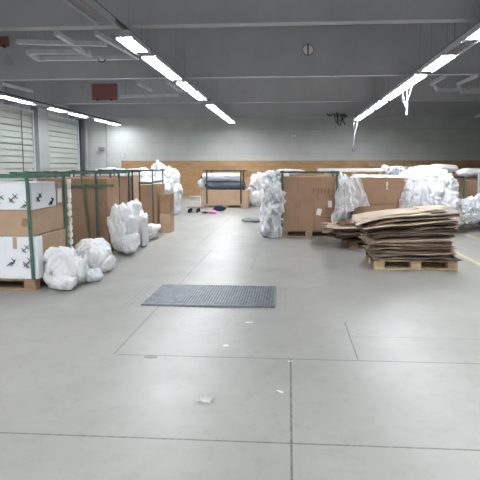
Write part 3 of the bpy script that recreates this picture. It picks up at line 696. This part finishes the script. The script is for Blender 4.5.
# ------------------------------------------------------------------ stacks of flattened cardboard
def flat_carton(label, x0, x1, y0, y1, zf, m, group, seed, th=.0045, gap=.008, rz=0, name='flattened_carton', notch=True):
    """two plies of board, folded at one side; zf(x,y)-> height"""
    cx, cy = (x0 + x1) / 2, (y0 + y1) / 2; c = Vector((cx, cy, zf(cx, cy))); bm = bmesh.new(); rn = random.Random(seed)
    nu, nv = 16, 8; open_left = rn.random() < .5
    side = [rn.uniform(-.07, .07) for _ in range(8)]; cl, cr, cf = rn.uniform(-.03, .02), rn.uniform(-.03, .02), rn.uniform(-.01, .008)
    for ply in (0, 1):
        g = {}
        off = gap * ply
        for i in range(nu + 1):
            for j in range(nv + 1):
                u, v = i / nu, j / nv
                xx = x0 + (x1 - x0) * u; yy = y0 + (y1 - y0) * v
                xx += (side[0] + side[1] * math.sin(v * 9 + seed)) * (1 - u) + (side[2] + side[3] * math.sin(v * 7 + seed)) * u
                yy += (side[4] + side[5] * math.sin(u * 5 + seed)) * (1 - v)
                if ply and notch: # upper ply shorter, as a folded flap
                    xx = xx + (x1 - x0) * .05 * (u - .5) * side[6] * 20
                dx, dy = xx - cx, yy - cy
                X, Yq = cx + dx * math.cos(rz) - dy * math.sin(rz), cy + dx * math.sin(rz) + dy * math.cos(rz)
                z = zf(X, Yq) + off * (1 + .35 * noise.noise(Vector((X * 5, Yq * 5, seed)))) + .003 * noise.noise(Vector((X * 9, Yq * 9, seed * 1.3)))
                z += cl * max(0, .25 - u) * 4 * (1 - v) + cr * max(0, u - .75) * 4 * (1 - v) + cf * (1 - v) ** 3 * math.sin(u * 6 + seed)
                g[i, j] = bm.verts.new(Vector((X, Yq, z)) - c)
        drop = set()
        if notch and ply == (seed % 2):
            k = rn.randint(3, nu - 4); drop = {(k, 0), (k + 1, 0)} if rn.random() < .6 else {(0, 0), (0, 1)}
        fs = []
        for i in range(nu):
            for j in range(nv):
                if (i, j) in drop: continue
                fs.append(bm.faces.new((g[i, j], g[i + 1, j], g[i + 1, j + 1], g[i, j + 1])))
        bmesh.ops.recalc_face_normals(bm, faces=fs)
        r = bmesh.ops.solidify(bm, geom=fs, thickness=th)
    bmesh.ops.remove_doubles(bm, verts=bm.verts, dist=.0001)
    return tag(obj(name, bm, m, loc=c), label, 'cardboard', group)
NS = 36; HB, HT = .150, .855
GS = 'flattened cartons of the tall stack'
rs = random.Random(23)
shade_word = ['mid-brown', 'dark brown', 'light brown', 'very dark brown', 'greyish brown', 'tan']
for k in range(NS):
    tt = k / (NS - 1)
    def zf(x, y, tt=tt):
        u = (x - 1.85) / .6
        base = HB + tt * (HT - HB - .02)
        w = math.sin(min(1, tt * 1.6) * math.pi / 2)
        tilt = .058 * (tt ** 1.5) * u
        dr = -.028 * w * max(0, abs(u) - .72) ** 1.3 * 2.2 if u > 0 else -.035 * w * max(0, abs(u) - .75) ** 1.2 * 2.2
        wav = .013 * w * noise.noise(Vector((x * 2.1, y * 1.6, tt * 2.2))) + .006 * w * noise.noise(Vector((x * 6, y * 3, tt * 5)))
        return base + tilt + dr + wav
    wl = .56 + .15 * tt + rs.uniform(-.10, .07); wr = .54 + .02 * tt + rs.uniform(-.09, .06)
    if tt < .2: wl -= .0
    yf = 6.26 + rs.uniform(-.05, .07); yb = 6.26 + .8 + rs.uniform(-.08, .06)
    si = rs.choice([0, 1, 2, 2, 3, 4, 4, 5, 5, 3])
    if k == 1: si = 5
    m = SH[si]; w_ = shade_word[si]; pos = 'a third of the way up' if .2 < tt < .45 else ''
    lab = '%s flattened carton in the tall stack, %s sheet up from the pallet' % (w_, ORD[k])
    if k in (24,):
        wr = .66; yf = 6.18; m = PALE; lab = 'pale flattened carton jutting to the right in the upper tall stack'; wl = .1
    if k == 30: m = PALE; wl = .35; wr = .5; lab = 'pale flattened carton edge near the top right of the tall stack'
    if k == 10: m = SH[2]; lab = 'reddish flattened carton sagging low in the tall stack'
    if k == NS - 2: m = PALE; wl = .80; wr = .15; yf = 6.2; lab = 'pale flattened carton reaching far left near the top of the tall stack'
    if k == NS - 1: m = PALE; wl = .72; wr = .5; yf = 6.33; lab = 'topmost pale flattened carton on the tall stack'
    flat_carton(lab, 1.85 - wl, 1.85 + wr, yf, yb, zf, m, GS, k + 3, rz=R(rs.uniform(-4.5, 4.5)))
flat_carton('short pale flap lying on the right end of the tall stack top', 1.98, 2.36, 6.27, 6.8, lambda x, y: .853 + .07 * (x - 1.85) - .0 + .03 * (y - 6.27), PALE, GS, 91, rz=R(-6))
# low stack behind left
pq = fl(352, 246)
RP2 = dup(PD, 'worn pallet under the low messy cardboard stack behind the tall one', (1.72, 7.95, 0), R(4))
GS2 = 'flattened cartons of the low messy stack'
for k in range(11):
    tt = k / 10
    def zf(x, y, tt=tt): return .150 + tt * .30 + .05 * tt * noise.noise(Vector((x * 2.4, y * 2, tt * 2 + 8))) - .12 * tt * max(0, 1.25 - x) * .9
    flat_carton('%s flattened carton in the low messy stack, %s sheet up' % (shade_word[[0, 3, 4, 2, 1, 0, 4, 5, 3, 2, 5][k]], ORD[k]), 1.0 - .12 * rs.random() - (.18 if k in (3, 6, 9) else 0), 2.2, 7.9 + rs.uniform(-.12, .08), 8.7, zf, SH[[0, 3, 4, 2, 1, 0, 4, 5, 3, 2, 5][k]], GS2, k + 40, rz=R(rs.uniform(-9, 9)), gap=.012)
def tip(label, a, b, Y, w, m, seed):
    a, b = at(*a, Y), at(*b, Y + .15); d = (b - a); s = Vector((0, 1, .25)).normalized() * w; c = (a + b) / 2
    bm = bmesh.new(); N = 10; g = []
    for i in range(N + 1):
        p = a + d * (i / N) - c; e = .012 * noise.noise(Vector((i * .5, seed, 0)))
        g.append([bm.verts.new(p + s * k + Vector((0, 0, e))) for k in (0, .5, 1)])
    for A, Q in zip(g, g[1:]):
        for k in (0, 1): bm.faces.new((A[k], Q[k], Q[k + 1], A[k + 1]))
    bmesh.ops.solidify(bm, geom=bm.faces[:], thickness=.006)
    tag(obj('cardboard_flap', bm, m, loc=c), label, 'cardboard', 'loose flaps on the low messy stack')
tip('brown cardboard flap sticking up at the left of the low stack', (333, 229), (345, 222), 7.95, .18, SH[0], 1)
tip('dark cardboard flap poking out low at the left of the low stack', (327, 237), (344, 235), 7.95, .25, SH[2], 2)
tip('tan cardboard flap leaning above the middle of the low stack', (340, 226), (364, 220), 7.85, .25, SH[0], 3)
tip('dark cardboard flap lying across the low stack top', (334, 234), (362, 229), 7.82, .25, SH[4], 4)
tip('white paper sheet lying on the left of the low messy stack', (338.5, 233), (345, 229), 7.78, .16, MT['label'], 5)

# ------------------------------------------------------------------ far right pallets
GF = 'background goods behind the right pallets'
def wrapped(label, a, b, Y, d, m='foil', group=GF, amp=.06, name='wrapped_bundle'):
    p, q = at(*a, Y), at(*b, Y); cx, cz = (p.x + q.x) / 2, (p.z + q.z) / 2
    return bag(label, [(cx, Y + d / 2, cz, abs(q.x - p.x) / 2, d / 2, abs(p.z - q.z) / 2)], m, group, 5, amp, 2.2, name, 'bundle', cz - abs(p.z - q.z) / 2 - .02)
# base cartons that carry the far wrapped goods
def far_crate(label, pa, pb, Y, top, m='card'):
    x0, x1 = at(pa, 180, Y).x, at(pb, 180, Y).x
    carton(label, x0, x1, Y, Y + .8, .001, top, m, tape=False, group='background cartons in the right rows')
far_crate('background carton under white wrapping, directly behind the aisle carton', 272, 306, 12.2, 1.20, 'card2')
wrapped('white wrapped bundle seen above the left half of the aisle carton', (272, 168.5), (304, 175), 12.2, .7)
far_crate('background carton behind the gap right of the aisle carton', 318, 345, 12.6, 1.24, 'card2')
far_crate('background carton behind the film-wrapped wide carton', 350, 383, 12.6, 1.22, 'card')
p, q = at(318, 169, 12.3), at(384, 169, 12.3)
bm = bmesh.new(); box(bm, (p.x, 12.3, 1.36), (q.x, 12.75, 1.46)); tag(obj('foam_plank', bm, 'foil', bev=.02), 'long white foam plank lying above the right background cartons', 'plank')
for k, wd in enumerate(('left', 'middle', 'right')):
    xk = p.x + .2 + k * .75
    tag(obj('spacer_block', B((xk, 12.35, 1.242), (xk + .1, 12.7, 1.359)), 'wood'), 'small wooden spacer under the %s of the long white foam plank' % wd, 'wooden block', 'spacers under the foam plank')
wrapped('white foam corner sticking up at the right end of the long plank', (383, 165.5), (391, 175), 12.3, .5, 'foilb')
far_crate('background carton under the clear-wrapped goods, right of the foam plank', 386, 412, 13.2, 1.15, 'card3')
wrapped('clear-wrapped greyish goods right of the long foam plank', (388, 167), (411, 177), 13.0, .8, 'silver', amp=.16)
bm = bmesh.new()
xa, xb = at(392, 170, 12.9).x, at(414, 170, 12.9).x
for k in range(6): bar(bm, (xa + (xb - xa) * k / 5, 12.9, .01), (xa + (xb - xa) * k / 5, 12.9, 1.52), .02)
bar(bm, (xa, 12.9, 1.5), (xb, 12.9, 1.5), .025); bar(bm, (xa, 12.9, 1.3), (xb, 12.9, 1.3), .02)
tag(obj('wire_cage', bm, 'steel'), 'pale wire cage side in front of the clear-wrapped goods', 'cage')
wrapped('long white wrapped mattress on top at the far right', (413, 164.5), (468, 173), 13.4, .9, 'foil', amp=.04)
far_crate('background carton carrying the long white mattress, left end', 418, 441, 13.5, 1.26)
far_crate('background carton carrying the long white mattress, right end', 443, 466, 13.5, 1.26)
wrapped('white wrapped bundle at the right frame edge beside the mattress', (462, 168), (490, 178), 12.9, .8, 'foil', amp=.06)
far_crate('background carton at the right frame edge under white wrapping', 465, 490, 12.95, 1.14)
# stillage with brown cartons at far right
Y3 = 11.4
dup(PD, 'dark pallet at the far right edge under brown cartons and foil', (at(468, 200, Y3).x, Y3 - .02, 0))
carton('left brown carton behind posts at the far right', at(452.5, 190, Y3).x, at(462.5, 190, Y3).x, Y3, Y3 + .7, .145, 1.22, 'card', tape=False, group='brown cartons at the far right')
carton('right brown carton behind posts at the far right', at(464, 190, Y3).x, at(478, 190, Y3).x, Y3, Y3 + .7, .145, 1.15, 'card', tape=False, group='brown cartons at the far right')
def upright(label, px, m, top, Y=Y3 - .08, r=.025):
    x = at(px, 190, Y).x; bm = bmesh.new(); box(bm, (-r, -r, 0.001), (r, r, top)); box(bm, (-r * 1.6, -r * 1.6, 0.001), (r * 1.6, r * 1.6, .02))
    tag(obj('upright_post', bm, m, loc=(x, Y, 0)), label, 'post', 'upright posts at the far right')
upright('thin grey post left of the far right brown cartons', 451, 'steel', 1.36, r=.014)
upright('olive green post between the two far right brown cartons', 463.5, 'gstrap', 1.22)
upright('pale grey post at the right frame edge', 478.5, 'steel', 1.36, r=.018)
bm = bmesh.new(); box(bm, (at(452, 178, Y3).x, Y3 - .1, 1.225), (at(463, 178, Y3).x, Y3 + .02, 1.26)); tag(obj('dark_slat', bm, 'blk'), 'short dark slat across the top of the far right left carton', 'slat')
GW = 'white foil heap behind the tall cardboard stack'
heap = [('foil hanging over the top, left side of the heap right of the wide carton', 410, 181, 10.9, 7, 7), ('foil at the heap crest right of the wide carton', 421, 184, 10.7, 10, 8), ('foil crest bulge under the long white mattress', 434, 182, 10.9, 10, 8),
        ('foil crest at the left of the far right posts', 443, 190, 10.7, 7, 10), ('foil in the heap middle, just right of the wide carton film', 416, 198, 10.4, 12, 11), ('foil in the heap middle, above the stack right end', 432, 199, 10.3, 11, 11),
        ('foil sloping down in front of the left far right carton', 446, 207, 10.3, 8, 9), ('foil low in the heap beyond the tall stack right edge', 446, 217, 10.2, 8, 8), ('foil at the heap foot, behind the tall stack right end', 430, 214, 10.2, 12, 10),
        ('foil pushed up against the olive post at the far right', 458, 211, 10.6, 7, 7), ('foil at the right frame edge in front of the brown carton', 476, 209, 10.7, 10, 9), ('foil low near the right frame edge beside the pallet', 463, 217, 10.5, 8, 5)]
for i, (lab, px, py, Yq, rx, ry) in enumerate(heap):
    c = at(px, py, Yq); s = Yq / F
    bag('white ' + lab, [(c.x, c.y, c.z, rx * s * .98, .26, ry * s * .98), (c.x + .06, c.y + .12, max(.1, c.z - .05), rx * s * .8, .2, ry * s * .9)], 'foilb' if i % 3 == 1 else 'foil', GW, 5, .5, 3.6, 'foil_bundle', 'plastic foil', max(.004, c.z - ry * s * 1.25))
carton('hidden brown carton under the white foil heap behind the tall stack', at(410, 200, 10.9).x, at(446, 200, 10.9).x, 11.0, 11.8, .001, .95, 'card', tape=False)
# patches fixed on the plywood
def patch(label, a, b, m):
    p, q = at(*a, WY1 - .035), at(*b, WY1 - .035)
    tag(obj('board_patch', B((min(p.x, q.x), WY1 - .06, min(p.z, q.z)), (max(p.x, q.x), WY1 - .032, max(p.z, q.z))), m), label, 'board')
patch('small darker board fixed on the plywood above the centre back rolls', (222, 166), (236, 172.5), 'card')
patch('pale board strip on the plywood above the wide carton', (369, 162), (398, 166.5), 'card2')
patch('darker square board fixed on the plywood right of the rolls', (241, 171), (252, 177), 'tape')

# ------------------------------------------------------------------ world / view
w = bpy.data.worlds.new('world'); bpy.context.scene.world = w; w.use_nodes = True
w.node_tree.nodes['Background'].inputs[0].default_value = (.5, .53, .6, 1); w.node_tree.nodes['Background'].inputs[1].default_value = .05
vs = bpy.context.scene.view_settings
vs.view_transform = 'Standard'; vs.look = 'None'; vs.exposure = 1.3; vs.gamma = 1; vs.use_curve_mapping = False
